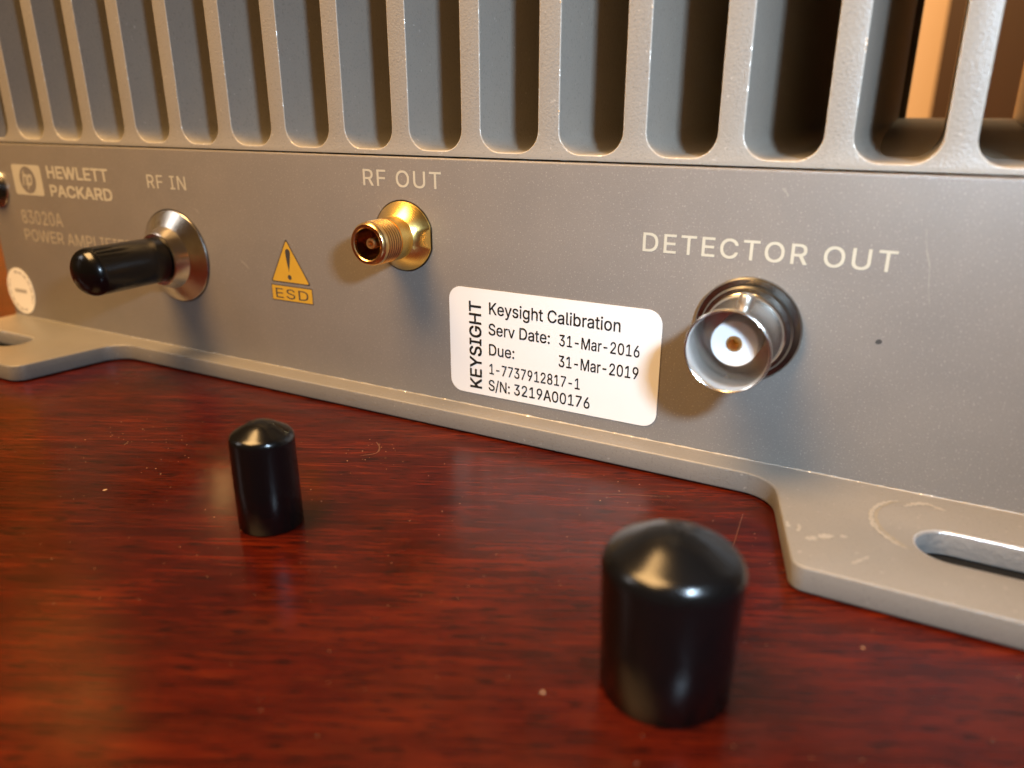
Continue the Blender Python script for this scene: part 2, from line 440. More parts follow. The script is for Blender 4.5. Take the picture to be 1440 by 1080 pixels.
# --- heat sink: extruded fins between front and back, each a part of its own
HS_Y0, HS_D, HS_H = 0.03, 8.0, 7.2
WB, R, ZB = 0.1298, 0.25, 0.062
sink = plate('heat_sink', XL, XR, HS_Y0 + 0.03, HS_D, HS_H + 0.002, HS_H + 0.5, 0.03, SINK, amp)
def fin_mesh(kind='mid'):
    right = [(0.5, ZB), (0.5 - (0.5 - WB - R), ZB)]
    right = [(0.5, ZB)] + [(WB + R + R * math.cos(a), ZB + R + R * math.sin(a)) for a in [-PI / 2 - PI / 2 * j / 8 for j in range(9)]] + [(WB, HS_H)]
    nr = [Vector((0, -1))] ; nr = []
    for j, (x, z) in enumerate(right):
        if j == 0: nr.append(Vector((0, -1)))
        elif j == len(right) - 1: nr.append(Vector((-1, 0)))
        else:
            a = -PI / 2 - PI / 2 * (j - 1) / 8; nr.append(Vector((math.cos(a), math.sin(a))))
    left = [(-x, z) for x, z in reversed(right)]; nl = [Vector((-n.x, n.y)) for n in reversed(nr)]
    if kind == 'first': left, nl = [(-0.58, HS_H), (-0.58, 0)][:1], [Vector((0, 0))]
    if kind == 'last': right, nr = [(0.38, HS_H)], [Vector((0, 0))]
    path = right + left; nn = nr + nl          # goes up the right side, then down the left side
    xr = path[0][0]; xl = path[-1][0]
    b = 0.013
    rings = [(b * (1 - math.sin(PI / 2 * i / 3)), HS_Y0 + b * (1 - math.cos(PI / 2 * i / 3))) for i in range(4)] + [(0, HS_D)]
    vs, fs, fm = [], [], []
    n = len(path)
    base = []
    for ins, y in rings:
        for (x, z), q in zip(path, nn): vs.append(Vector((x + q.x * ins, y, z + q.y * ins)))
        base.append(len(vs)); vs += [Vector((xl, y, 0)), Vector((xr, y, 0))]
    st = n + 2
    for i in range(len(rings) - 1):
        for k in range(st):
            a = i * st
            fs.append((a + k, a + (k + 1) % st, a + st + (k + 1) % st, a + st + k)); fm.append(1 if i < 3 and k < n - 1 else 0)
    fs.append(tuple(range(st))); fm.append(0)
    e = (len(rings) - 1) * st; fs.append(tuple(range(e, e + st))); fm.append(0)
    vs = [v * U for v in vs]
    return vs, fs, fm
vs, fs, fm = fin_mesh()
f0 = mesh_obj('fin', vs, fs, [SINK, WORN_GLINT], sink, 35, fm)
f0.location = L(0, 0, 0)
for i in range(1, 16):
    f = f0.copy(); COL.objects.link(f); f.parent = sink; f.location = L(i, 0, 0)
vs, fs, fm = fin_mesh()
for xs, x0, x1 in (('a', XL, -0.502), ('b', 15.502, XR)):
    plate('side_rail', x0, x1, HS_Y0 + 0.001, HS_D, 0.0, HS_H, 0.022, SINK, sink)
# grille at the far end: lit wall shows down one channel, hidden gaps added to warm the rest
bv, bf = [], []
def addbox(x0, x1, y0, y1, z0, z1):
    k = len(bv)
    bv.extend([L(x, y, z) for z in (z0, z1) for x, y in ((x0, y0), (x1, y0), (x1, y1), (x0, y1))])
    bf.extend([tuple(k + i for i in f) for f in ((3, 2, 1, 0), (4, 5, 6, 7), (0, 1, 5, 4), (1, 2, 6, 5), (2, 3, 7, 6), (3, 0, 4, 7))])
addbox(XL, XR, HS_D + 0.01, HS_D + 0.3, 0.0, 0.40)
zz_ = (HS_D + 0.01, HS_D + 0.3, 0.401, HS_H)
xo = XL
for i in range(0, 13):
    addbox(xo, i + 0.46, *zz_); xo = i + 0.68
addbox(xo, 13.23, *zz_); addbox(13.88, 14.12, *zz_); addbox(14.88, XR, *zz_)
for i in (13, 14):                            # ramps added so light from the rear opening browns the floor
    k = len(bv); x0, x1 = i + WB + 0.001, i + 1 - WB - 0.001
    bv += [L(x0, 1.4, 0.063), L(x1, 1.4, 0.063), L(x1, HS_D, 0.399), L(x0, HS_D, 0.399), L(x1, HS_D, 0.063), L(x0, HS_D, 0.063)]
    bf += [tuple(k + q for q in f) for f in ((0, 1, 2, 3), (0, 5, 4, 1), (0, 3, 5), (1, 4, 2), (3, 2, 4, 5))]
mesh_obj('rear_grille', bv, bf, plain('dull back plate enamel', (0.20, 0.16, 0.11), 0.6), sink)

# bright nicks on the right-hand edges of the fins
def yz_spots(pts, size):
    return [((x, y, z), (1, -0.6, 0), (0, 0, 1), s) for x, y, z, s in pts]
nk = []
for i, zz in ((2, (1.95, 1.8, 1.7, 1.55)), (4, (0.86, 0.82, 0.76, 0.70)), (5, (1.2, 1.12, 1.05, 1.0, 0.92)), (3, (1.1, 0.95)), (6, (1.95, 1.3)), (8, (1.45, 1.05)), (10, (1.6, 0.5)), (11, (1.5,)), (13, (1.1, 1.02))):
    for z in zz:
        for _ in range(3):
            nk.append((i + WB - 0.012 + random.uniform(-.004, .004), HS_Y0 + 0.0015 + 0.001, z + random.uniform(-.04, .04), random.uniform(0.007, 0.018)))
fk = flakes('edge_nick', yz_spots([(a, b - 0.004, c, d) for a, b, c, d in nk], 0.02), plain('bare metal nick', (0.9, 0.88, 0.85), 0.3), sink, L)
tag(fk, kind='stuff')

# --- lettering
GLYPHS = {}
for g_ in ''' 187;
-453|114,189 115,188 335,188 337,189 337,243 335,244 115,244 114,243;
/249|14,-75 15,-76 69,-76 72,-73 234,527 234,531 233,533 179,533 178,531;
0453|223,-6 229,-7 279,1 321,23 358,60 384,112 386,120 400,178 405,248 400,332 384,396 358,448 322,484 283,506 275,509 229,516 185,510 171,507 131,485 96,448 68,392 53,330 48,260 52,188 54,172 68,116 95,62 131,23 173,1|225,50 193,56 173,67 160,78 140,102 122,146 113,192 109,260 113,316 121,356 124,368 140,406 165,437 191,453 227,460 261,453 287,437 296,428 314,404 330,366 340,316 344,248 340,194 331,148 314,104 289,73 267,59 257,55;
1453|76,1 77,0 389,0 391,1 391,53 389,55 277,55 276,57 276,507 275,509 197,508 86,427 86,361 87,358 197,440 209,448 212,447 212,57 211,55 77,55 76,53;
2453|64,1 65,0 387,0 389,1 389,55 387,57 155,57 153,59 172,81 274,187 335,258 358,291 372,321 378,343 381,369 376,411 361,445 342,469 335,476 305,498 263,512 227,516 187,512 143,496 114,475 86,443 71,405 66,365 67,362 125,362 127,363 131,393 139,413 152,431 173,448 193,456 221,460 245,458 253,456 271,450 291,438 308,419 316,401 319,383 320,367 318,347 311,327 299,305 282,281 220,213 64,47;
3453|211,-6 221,-7 267,-2 309,12 343,35 362,56 370,66 387,104 393,144 388,182 371,222 356,240 339,257 305,277 265,288 239,288 222,290 372,460 372,508 371,509 71,509 70,508 70,454 71,452 287,452 288,450 288,448 280,438 158,300 157,250 159,248 205,248 243,244 275,234 297,219 302,214 316,196 320,188 326,172 329,148 325,116 314,92 293,71 277,62 269,59 249,53 223,50 191,52 165,59 143,71 134,80 126,88 116,104 109,131 107,132 45,132 44,130 52,90 56,82 70,58 97,31 133,10 171,-3;
6453|221,-6 229,-7 271,-2 309,13 315,17 346,42 368,72 384,112 389,160 384,202 370,240 352,264 342,274 317,295 273,310 237,314 221,313 201,309 179,299 178,300 318,502 321,509 253,509 251,507 158,372 102,286 80,240 68,200 64,158 69,116 83,76 92,62 112,38 141,15 181,-1|223,48 201,51 177,61 152,80 138,102 130,122 127,134 125,162 128,188 137,212 150,232 157,239 175,253 195,261 229,265 253,262 275,253 285,247 300,234 314,214 323,190 327,154 324,128 318,110 314,100 300,80 279,63 259,54 249,51;
7453|98,1 99,0 163,0 166,1 391,449 391,507 389,509 63,509 62,507 62,453 63,452 321,452 323,451 322,445 296,393;
8453|219,-6 229,-7 279,-1 317,11 350,32 378,62 394,94 396,100 401,134 397,166 388,194 372,220 349,243 327,256 305,263 300,266 303,269 332,282 360,310 376,342 382,382 378,412 376,420 361,450 344,470 335,479 305,499 269,511 229,516 189,512 147,499 116,478 91,451 87,444 75,416 70,382 76,342 94,306 117,283 149,269 153,266 125,256 119,253 103,243 82,222 64,194 55,166 52,138 57,96 74,62 103,31 135,11 147,7 177,-2|211,50 195,52 167,60 147,73 130,90 118,116 115,138 118,162 120,168 130,190 149,209 171,224 195,232 229,235 255,232 283,223 303,209 322,190 330,172 334,162 337,140 334,116 332,110 322,90 305,73 285,60 259,52 229,49|221,290 201,292 179,299 160,312 145,330 137,348 135,356 133,378 136,400 143,416 146,422 161,439 179,450 199,457 229,460 253,457 273,450 292,438 309,418 316,400 319,374 316,350 308,332 298,318 291,311 273,299 255,293 243,291;
9453|130,1 133,0 199,0 201,2 300,145 350,223 372,267 384,305 389,343 385,387 384,393 368,435 346,465 311,494 271,510 223,516 181,510 143,494 113,472 94,449 84,435 69,397 64,355 68,307 83,269 98,247 109,234 137,214 171,200 181,198 215,195 239,196 257,202 273,210 274,209|225,243 199,247 175,256 152,277 137,297 129,321 125,355 129,381 137,405 152,427 173,446 187,452 199,457 229,460 253,457 275,448 287,440 300,427 314,407 324,381 327,347 324,321 320,309 314,295 300,275 277,256 253,247;
:188|91,-3 97,-4 113,-1 127,8 138,23 141,39 138,59 130,71 113,83 95,87 77,82 65,74 53,59 50,43 54,23 62,11 77,0|85,273 97,271 113,274 129,286 138,299 141,317 138,335 127,350 113,359 93,362 77,358 62,347 52,331 50,315 53,299 65,282 77,274;
A479|16,1 19,0 83,0 86,1 134,141 137,142 343,142 347,135 394,1 397,0 461,0 462,1 284,489 277,507 275,509 203,509 200,507|157,199 156,203 198,323 236,449 239,455 264,371 290,293 322,205 323,199;
C510|261,-6 271,-7 305,-4 341,5 373,19 403,39 430,64 448,90 463,124 472,158 471,160 409,160 406,154 401,136 389,114 377,99 358,82 335,68 315,60 293,55 271,53 223,59 185,75 150,106 126,144 109,194 103,250 109,314 125,364 146,398 163,415 185,433 223,450 265,456 293,454 315,449 335,441 353,431 378,410 390,394 400,376 406,354 409,348 471,348 472,350 464,382 448,418 430,444 403,471 373,490 343,503 307,513 271,516 205,508 169,493 149,483 103,443 70,394 58,360 48,330 40,258 48,178 70,114 103,65 115,53 149,25 153,23 205,1;
D502|60,1 61,0 221,0 291,8 349,30 377,48 401,72 418,93 434,121 451,169 456,187 462,251 456,323 453,335 434,389 418,419 389,450 379,460 357,476 297,500 289,502 237,508 227,509 61,509 60,507|127,57 125,59 125,451 127,452 223,452 269,447 275,446 321,428 356,397 379,361 394,313 399,259 395,205 394,197 379,149 358,115 345,102 317,80 275,64 219,57;
E418|60,1 61,0 373,0 375,1 375,55 373,57 127,57 125,59 125,227 127,229 353,229 355,231 355,285 353,286 127,286 125,287 125,451 127,452 371,452 372,453 372,507 371,509 61,509 60,507;
F410|60,1 61,0 123,0 125,1 125,219 127,221 345,221 346,223 346,277 345,278 127,278 125,279 125,451 127,452 367,452 369,453 369,507 367,509 61,509 60,507;
G520|263,-6 271,-7 329,1 377,19 416,48 426,58 452,92 470,138 472,146 478,198 478,254 477,256 285,256 283,254 283,200 285,199 413,199 414,198 410,160 405,146 396,122 376,96 367,87 345,71 309,57 267,53 221,60 183,77 150,106 134,130 124,148 110,190 108,200 103,250 108,308 117,340 125,364 128,370 148,402 183,432 223,450 255,455 263,456 283,455 313,449 335,440 357,427 376,408 394,382 409,349 473,349 474,350 465,384 449,416 430,444 404,468 375,489 337,505 305,513 269,516 209,509 195,505 149,484 102,444 68,392 56,356 48,332 46,322 40,258 45,196 48,176 68,118 102,66 141,31 153,23 205,1;
H517|60,1 61,0 123,0 125,1 125,231 127,232 391,232 392,231 392,1 393,0 455,0 457,1 457,507 455,509 393,509 392,507 392,291 391,289 127,289 125,291 125,507 123,509 61,509 60,507;
I300|31,1 32,0 268,0 269,1 269,55 268,57 184,57 183,59 183,451 184,452 268,452 269,453 269,507 268,509 32,509 31,507 31,453 32,452 116,452 118,451 118,59 116,57 32,57 31,55;
K467|60,1 61,0 123,0 125,1 125,167 197,244 200,243 372,1 373,0 447,0 448,1 244,287 246,293 434,493 446,507 445,509 365,509 363,508 175,304 125,243 124,245 125,507 123,509 61,509 60,507;
L393|60,1 61,0 359,0 361,1 361,55 359,57 127,57 125,59 125,507 123,509 61,509 60,507;
M628|60,1 61,0 121,0 122,1 122,349 121,351 121,393 120,395 120,429 121,431 169,293 286,1 287,0 341,0 345,7 457,293 483,365 505,431 506,429 506,393 505,349 504,347 504,1 505,0 567,0 568,1 568,507 567,509 477,509 475,507 351,185 315,74 313,77 303,111 278,185 153,507 151,509 61,509 60,507;
N523|60,1 61,0 123,0 125,1 125,307 120,421 121,429 160,359 202,289 386,1 389,0 461,0 463,1 463,507 461,509 401,509 399,507 399,147 403,79 360,157 138,507 135,509 61,509 60,507;
O533|261,-6 269,-7 301,-3 329,1 335,3 385,25 430,64 464,114 476,148 486,180 493,250 486,330 464,394 430,444 383,485 329,508 269,516 205,508 169,493 149,483 104,444 70,394 68,388 48,330 40,258 48,178 70,114 104,64 149,25 153,23 205,1|257,54 223,59 185,75 150,106 125,144 110,190 108,200 103,258 109,314 117,340 125,364 150,402 167,419 183,433 187,435 223,450 269,456 309,450 345,435 357,427 384,402 408,366 425,314 430,250 425,194 409,146 384,106 349,76 311,59 269,53;
P444|60,1 61,0 123,0 125,1 125,185 127,186 239,186 289,191 331,206 337,210 368,235 390,265 405,309 409,351 404,391 390,431 372,455 359,468 331,488 289,503 237,509 61,509 60,507|125,243 125,451 127,452 237,452 261,450 271,448 297,439 320,421 334,401 342,377 344,343 342,319 334,295 322,277 315,270 295,255 263,245 235,242 127,242;
R449|60,1 61,0 123,0 125,1 125,197 127,198 239,198 243,199 245,199 250,193 352,1 355,0 425,0 428,1 314,209 317,212 333,217 365,238 390,271 405,309 409,349 405,395 390,433 372,459 365,466 333,489 291,504 239,509 61,509 60,507|127,255 125,257 125,451 127,452 237,452 269,449 299,440 321,422 334,405 342,381 345,349 342,323 334,299 317,280 299,268 269,258 239,255;
S446|217,-8 227,-9 281,-3 323,11 359,33 386,64 402,96 404,104 408,136 405,170 396,196 381,217 361,237 335,253 309,265 265,279 215,292 171,307 147,319 130,336 119,352 115,374 117,392 118,398 130,420 145,435 167,448 193,456 211,458 227,459 267,453 299,439 326,412 336,380 339,378 399,378 401,380 394,416 378,448 349,477 317,497 301,503 277,511 231,516 179,511 137,497 103,477 76,450 58,414 56,402 52,368 54,348 58,332 61,324 70,308 82,294 91,285 129,259 189,237 239,224 297,205 317,193 332,178 342,162 346,138 341,114 339,110 329,93 310,74 289,61 257,52 221,49 193,52 169,58 141,71 123,89 114,102 110,110 105,134 103,137 39,137 38,136 46,96 64,60 91,31 127,9 137,6 171,-4;
T448|193,1 195,0 255,0 257,1 257,451 259,452 415,452 417,453 417,507 415,509 33,509 32,507 32,453 33,452 191,452 193,451;
U517|253,-7 263,-8 315,-2 363,15 397,38 412,53 434,81 448,115 452,129 457,171 457,507 455,509 395,509 393,507 393,175 389,145 378,115 358,89 331,68 299,56 263,52 219,56 187,68 161,86 140,115 128,143 124,175 124,507 123,509 61,509 60,507 60,171 66,123 86,79 115,42 143,22 155,14 203,-2;
W686|155,1 157,0 229,0 231,3 318,321 333,385 341,429 343,434 350,395 368,321 454,3 457,0 529,0 532,5 606,275 667,497 670,507 669,509 605,509 602,507 510,147 493,63 460,205 384,495 379,509 307,509 306,507 216,167 193,63 187,95 164,193 82,507 81,509 17,509 16,507 19,497;
Y472|203,1 205,0 267,0 268,1 268,209 452,503 454,507 453,509 383,509 380,507 280,345 252,295 237,261 234,265 222,293 192,345 92,507 89,509 19,509 18,507 202,209;
a389|155,-8 163,-9 191,-6 215,1 223,5 237,13 248,22 273,52 275,52 277,50 277,2 279,0 335,0 337,2 337,254 333,290 322,320 310,338 300,348 287,359 273,367 263,372 241,379 197,384 163,382 133,375 105,365 82,348 58,324 42,292 47,289 99,274 108,290 131,313 149,322 169,329 191,331 221,329 239,323 254,312 266,298 268,294 274,274 276,254 273,244 263,234 249,229 229,226 183,221 129,212 99,203 77,193 60,180 44,162 38,150 34,138 30,106 34,76 48,44 69,21 93,5 125,-5|155,46 133,51 113,61 102,72 96,82 93,92 92,106 95,124 102,138 117,150 137,160 175,168 237,177 257,181 275,189 276,188 276,136 273,120 264,94 252,78 245,71 229,59 205,50 173,45;
b424|222,-7 232,-8 274,-2 314,16 347,47 369,83 385,131 390,185 385,245 375,279 370,293 349,327 326,350 312,362 274,378 262,380 226,384 196,381 174,374 151,359 136,344 123,325 118,320 116,319 114,321 114,507 112,509 54,509 53,507 53,1 54,0 110,0 112,1 112,57 114,59 116,59 123,53 136,34 152,18 168,6 174,3 198,-5|218,47 188,51 184,53 160,66 139,87 125,115 116,149 113,195 116,229 122,253 125,263 141,293 160,312 188,325 222,330 250,326 264,320 279,311 301,289 316,261 325,229 328,185 325,151 319,127 316,117 301,89 278,66 256,52 248,50;
e404|207,-7 217,-8 255,-4 283,4 311,19 337,42 352,61 364,91 307,105 298,89 288,77 273,62 257,54 235,48 215,46 179,50 149,62 127,82 114,99 110,105 100,137 97,167 99,169 369,169 371,171 371,201 368,243 358,279 341,315 323,336 315,344 294,361 267,374 237,382 203,384 157,378 129,366 113,358 80,327 54,289 39,243 34,183 40,131 55,87 81,48 95,34 119,15 161,-2|99,221 97,223 99,241 108,269 124,293 145,312 159,320 173,326 203,330 237,326 263,314 284,293 298,269 305,245 308,229 307,221;
g425|199,-150 211,-151 253,-147 291,-136 301,-131 323,-117 349,-91 367,-54 372,-12 372,378 371,379 315,379 313,378 313,320 311,319 309,319 306,322 290,344 275,359 251,374 227,382 203,384 193,384 149,377 111,361 78,330 54,292 39,246 34,186 39,136 46,114 55,90 76,58 84,50 113,27 147,12 157,9 193,5 227,8 253,17 273,29 288,42 305,67 309,68 311,66 311,-16 310,-30 304,-48 298,-58 279,-77 249,-92 209,-97 177,-95 151,-87 135,-77 118,-62 101,-41 57,-65 52,-70 64,-92 85,-113 105,-127 129,-138 141,-142 167,-148|195,60 171,63 145,76 124,96 110,120 99,154 96,198 99,230 106,254 111,266 125,291 147,313 171,325 207,330 237,325 263,313 286,290 300,264 309,232 312,188 309,154 301,124 286,96 265,75 243,65 237,63 207,59;
h410|53,1 54,0 112,0 114,1 114,231 117,257 126,283 142,304 162,318 172,322 184,326 208,329 246,323 273,303 290,275 296,237 296,1 298,0 356,0 357,1 357,245 353,285 341,321 323,347 294,370 264,380 224,384 188,379 154,363 125,333 117,317 114,315 114,507 112,509 54,509 53,507;
i166|53,1 54,0 112,0 114,1 114,377 112,379 54,379 53,377|74,445 86,443 100,446 112,454 123,467 126,483 123,499 112,514 100,521 82,524 66,520 56,514 44,499 41,481 45,467 52,458 60,450 66,446;
l189|134,-1 148,-2 162,-1 178,2 181,5 170,53 166,54 144,52 130,54 119,63 115,77 114,89 114,507 112,509 54,509 53,507 53,81 56,59 59,45 76,18 100,4;
n410|53,1 54,0 112,0 114,1 114,231 117,257 126,283 142,304 162,318 172,322 184,326 208,329 246,323 273,303 290,275 296,237 296,1 298,0 356,0 357,1 357,245 353,285 341,321 333,333 318,352 294,370 264,380 230,384 192,380 184,378 152,362 125,333 112,309 112,377 110,379 54,379 53,377;
o415|201,-7 209,-8 259,-1 299,16 334,47 359,85 372,121 377,139 381,183 376,243 360,289 334,329 300,359 291,364 257,378 209,384 159,378 121,362 109,354 81,328 55,289 40,245 34,191 40,131 55,87 81,48 109,22 121,14 159,-2|199,47 173,51 155,60 145,66 124,89 109,115 105,127 99,151 96,191 99,225 107,255 125,288 145,310 173,325 209,330 237,326 249,322 269,310 292,287 306,261 315,229 317,217 319,183 316,149 308,119 291,88 269,66 245,52 237,50 209,46;
p424|53,-142 54,-143 112,-143 114,-142 114,58 116,59 119,58 135,34 152,17 174,3 198,-5 232,-8 274,-2 312,15 347,46 370,84 385,132 386,140 390,194 385,246 371,290 365,302 347,330 314,361 274,378 232,384 196,381 170,373 150,359 135,344 119,320 114,319 112,320 112,378 110,379 54,379 53,378|210,48 188,51 168,61 161,66 139,88 125,114 117,144 115,158 113,194 116,230 124,260 141,292 160,311 174,319 192,326 222,330 254,325 266,319 280,311 301,290 315,264 324,232 326,220 328,184 325,150 317,120 301,88 278,65 254,51 222,47;
r259|53,1 54,0 112,0 114,1 114,239 117,263 125,283 143,303 160,316 164,317 182,323 204,326 232,324 242,322 243,323 243,383 242,384 212,385 186,381 180,380 154,368 150,366 130,346 114,321 112,323 112,377 110,379 54,379 53,377;
s365|175,-7 187,-8 227,-4 261,6 289,24 312,47 326,75 331,105 324,143 308,169 275,194 233,208 171,223 143,232 125,242 112,257 109,277 114,299 133,318 153,328 161,330 189,333 221,327 241,317 248,311 258,299 269,277 321,289 324,291 314,317 300,337 279,358 255,372 231,379 215,382 191,384 149,381 115,370 87,354 66,333 51,305 50,299 47,273 52,241 53,237 71,210 103,186 149,170 213,155 237,147 249,140 256,133 265,121 266,117 268,103 262,81 243,62 223,52 211,49 179,45 147,50 123,60 105,79 95,105 93,107 39,95 36,93 45,63 61,40 83,18 115,2 145,-5;
t227|163,-3 179,-4 193,-3 213,3 203,51 201,54 175,50 153,52 137,60 128,75 126,93 126,325 127,327 203,327 204,329 204,377 203,379 127,379 126,381 126,469 125,471 67,471 65,469 65,381 63,379 7,379 6,377 6,329 7,327 63,327 65,325 65,91 72,51 90,23 103,14 125,2;
u410|176,-4 184,-5 222,0 254,15 285,46 298,70 298,2 300,0 356,0 357,2 357,378 356,379 298,379 296,378 296,150 293,122 283,96 271,80 264,73 248,61 234,56 226,53 202,50 164,56 136,77 119,104 114,142 114,378 112,379 54,379 53,378 53,134 57,94 69,58 87,34 96,25 114,11 134,3 146,-1;
v389|163,1 164,0 224,0 227,1 369,373 370,377 368,379 306,379 304,377 227,165 196,63 194,63 193,65 187,89 163,161 85,377 82,379 20,379 18,377;
y389|82,-144 96,-145 118,-143 140,-135 160,-123 178,-105 191,-86 205,-56 369,372 370,379 306,379 305,378 227,164 202,88 196,64 194,62 187,88 162,164 85,378 82,379 20,379 17,378 163,0 152,-34 141,-58 131,-72 120,-83 104,-89 94,-90 86,-90 64,-86 62,-86 61,-88 47,-138 50,-140 64,-143'''.replace('\n', '').split(';'):
    parts_ = g_[1:].split('|')
    GLYPHS[g_[0]] = (int(parts_[0]), [[tuple(map(int, q.split(','))) for q in c.split(' ')] for c in parts_[1:]])
def sarea(P): return sum(P[i - 1][0] * P[i][1] - P[i][0] * P[i - 1][1] for i in range(len(P))) / 2
def inside(pt, P):
    x, y = pt; r = False
    for i in range(len(P)):
        (x1, y1), (x2, y2) = P[i - 1], P[i]
        if (y1 > y) != (y2 > y) and x < (x2 - x1) * (y - y1) / (y2 - y1) + x1: r = not r
    return r
def text_flat(s, spacing=1.0, bold=0.0):
    """a string as flat triangles: verts (x, y, layer) and faces"""
    vs, fs, x0 = [], [], 0
    for ch in s:
        adv, contours = GLYPHS[ch]
        if contours:
            big = max(contours, key=lambda c: abs(sarea(c))); sg = 1 if sarea(big) > 0 else -1
            cs = [(c if sg > 0 else c[::-1]) for c in contours]
            outs = [c for c in cs if sarea(c) > 0]; hol = [c for c in cs if sarea(c) < 0]
            for li, oc in enumerate(outs):
                grp = [oc] + [h for h in hol if inside(h[0], oc)]
                pts = [p for c in grp for p in c]
                tri_ = tessellate_polygon([[Vector((p[0], p[1], 0)) for p in c] for c in grp])
                d = bold * 1000
                for q, (dx, dy) in enumerate([(0, 0)] + ([(d, d), (-d, d), (d, -d), (-d, -d)] if d > 0 else [])):   # heavier stroke
                    k = len(vs)
                    vs += [((p[0] + x0 + dx) / 1000, (p[1] + dy) / 1000, li + q) for p in pts]
                    fs += [tuple(k + i for i in t) for t in tri_]
        x0 += adv * 1.0 + (spacing - 1.0) * 420
    return vs, fs
CAPH = None
def lettering(lines, mat, parent, y, name='lettering', conv=L):
    """lines: (string, x0, x1, z baseline, cap height, spacing, bold, vertical)"""
    global CAPH
    if CAPH is None:
        q, _ = text_flat('H'); CAPH = max(v[1] for v in q)
    V, Fc = [], []
    for ln in lines:
        s, x0, x1, zb, ch, sp, bd = ln[:7]; vert = len(ln) > 7 and ln[7]; shear = ln[8] if len(ln) > 8 else 0
        vs, fs = text_flat(s, sp, bd)
        a, b = min(v[0] for v in vs), max(v[0] for v in vs)
        k = len(V)
        for vx, vy, lay in vs:
            if not vert:
                zz = vy / CAPH * ch
                V.append(conv(x0 + (vx - a) / (b - a) * (x1 - x0) + shear * zz, y - lay * 0.0002, zb + zz))
            else:          # reads upward; x1 = baseline x, zb..x0 = extent in z
                V.append(conv(x1 - vy / CAPH * ch, y - lay * 0.0002, zb + (vx - a) / (b - a) * (x0 - zb)))
        Fc += [tuple(i + k for i in f) for f in fs]
    return mesh_obj(name, V, Fc, mat, parent)
YT = -0.0022
tag(lettering([('RF IN', 3.24, 4.09, -0.605, 0.195, 1.12, 0.004)], LETTER, panel, YT), 'cream RF IN lettering')
tag(lettering([('RF OUT', 7.405, 8.59, -0.385, 0.198, 1.12, 0.004)], LETTER, panel, YT), 'cream RF OUT lettering')
tag(lettering([('DETECTOR OUT', 11.172, 13.665, -0.918, 0.197, 1.15, 0.006)], LETTER, panel, YT), 'cream DETECTOR OUT lettering')
lettering([('HEWLETT', 0.752, 2.33, -0.556, 0.187, 1.0, 0.022), ('PACKARD', 0.757, 2.36, -0.853, 0.180, 1.0, 0.022)], LETTER, panel, YT, 'maker_lettering')
lettering([('83020A', -0.216, 0.93, -1.363, 0.23, 1.0, 0.0), ('POWER AMPLIFIER', -0.23, 2.66, -1.665, 0.20, 1.0, 0.0)], FAINT, panel, YT, 'model_lettering')
# emblem: light rounded block, dark disc, two slanted lower-case letters
eb = rounded([(-0.225, -0.868, 0.05), (0.58, -0.868, 0.05), (0.58, -0.362, 0.05), (-0.225, -0.362, 0.05)], 5)
mk = mesh_obj('emblem', [L(v.x, YT, v.y) for v in eb], [tuple(range(len(eb)))], LETTER, panel)
cc = [(0.178 + 0.225 * math.cos(a), -0.615 + 0.225 * math.sin(a)) for a in [2 * PI * i / 40 for i in range(40)]]
mesh_obj('emblem_disc', [L(x, YT - 0.001, z) for x, z in cc], [tuple(range(40))], PANEL, mk)
lettering([('hp', 0.03, 0.285, -0.70, 0.235, 0.9, 0.012, False, 0.22)], LETTER, mk, YT - 0.002, 'emblem_letters')
# warning mark
def flat_poly(name, polys, mat, parent, y):
    V, Fc = [], []
    for pl in polys:
        k = len(V); V += [L(x, y, z) for x, z in pl]; Fc.append(tuple(range(k, k + len(pl))))
    return mesh_obj(name, V, Fc, mat, parent)
tri = [(v.x, v.y) for v in rounded([(5.615, -1.812, 0.02), (6.364, -1.812, 0.02), (5.97, -1.172, 0.02)], 3)]
tri2 = [(v.x, v.y) for v in rounded([(5.642, -1.798, 0.015), (6.335, -1.798, 0.015), (5.97, -1.205, 0.015)], 3)]
wm = flat_poly('warning_mark', [tri, [(5.606, -2.084), (6.384, -2.084), (6.384, -1.852), (5.606, -1.852)]], DGREY, panel, YT)
flat_poly('warning_field', [tri2, [(5.618, -2.073), (6.372, -2.073), (6.372, -1.864), (5.618, -1.864)]], AMBER, wm, YT - 0.001)
excl = [(5.978, -1.655), (6.01, -1.50), (6.025, -1.40)] + [(5.982 + 0.045 * math.cos(a), -1.37 + 0.05 * math.sin(a)) for a in [PI * i / 8 for i in range(9)]] + [(5.94, -1.40), (5.95, -1.50)]
dot = [(5.98 + 0.036 * math.cos(a), -1.725 + 0.036 * math.sin(a)) for a in [2 * PI * i / 16 for i in range(16)]]
flat_poly('warning_sign', [excl, dot], DGREY, wm, YT - 0.002)
lettering([('ESD', 5.685, 6.30, -2.042, 0.14, 1.1, -0.004)], DGREY, wm, YT - 0.002)

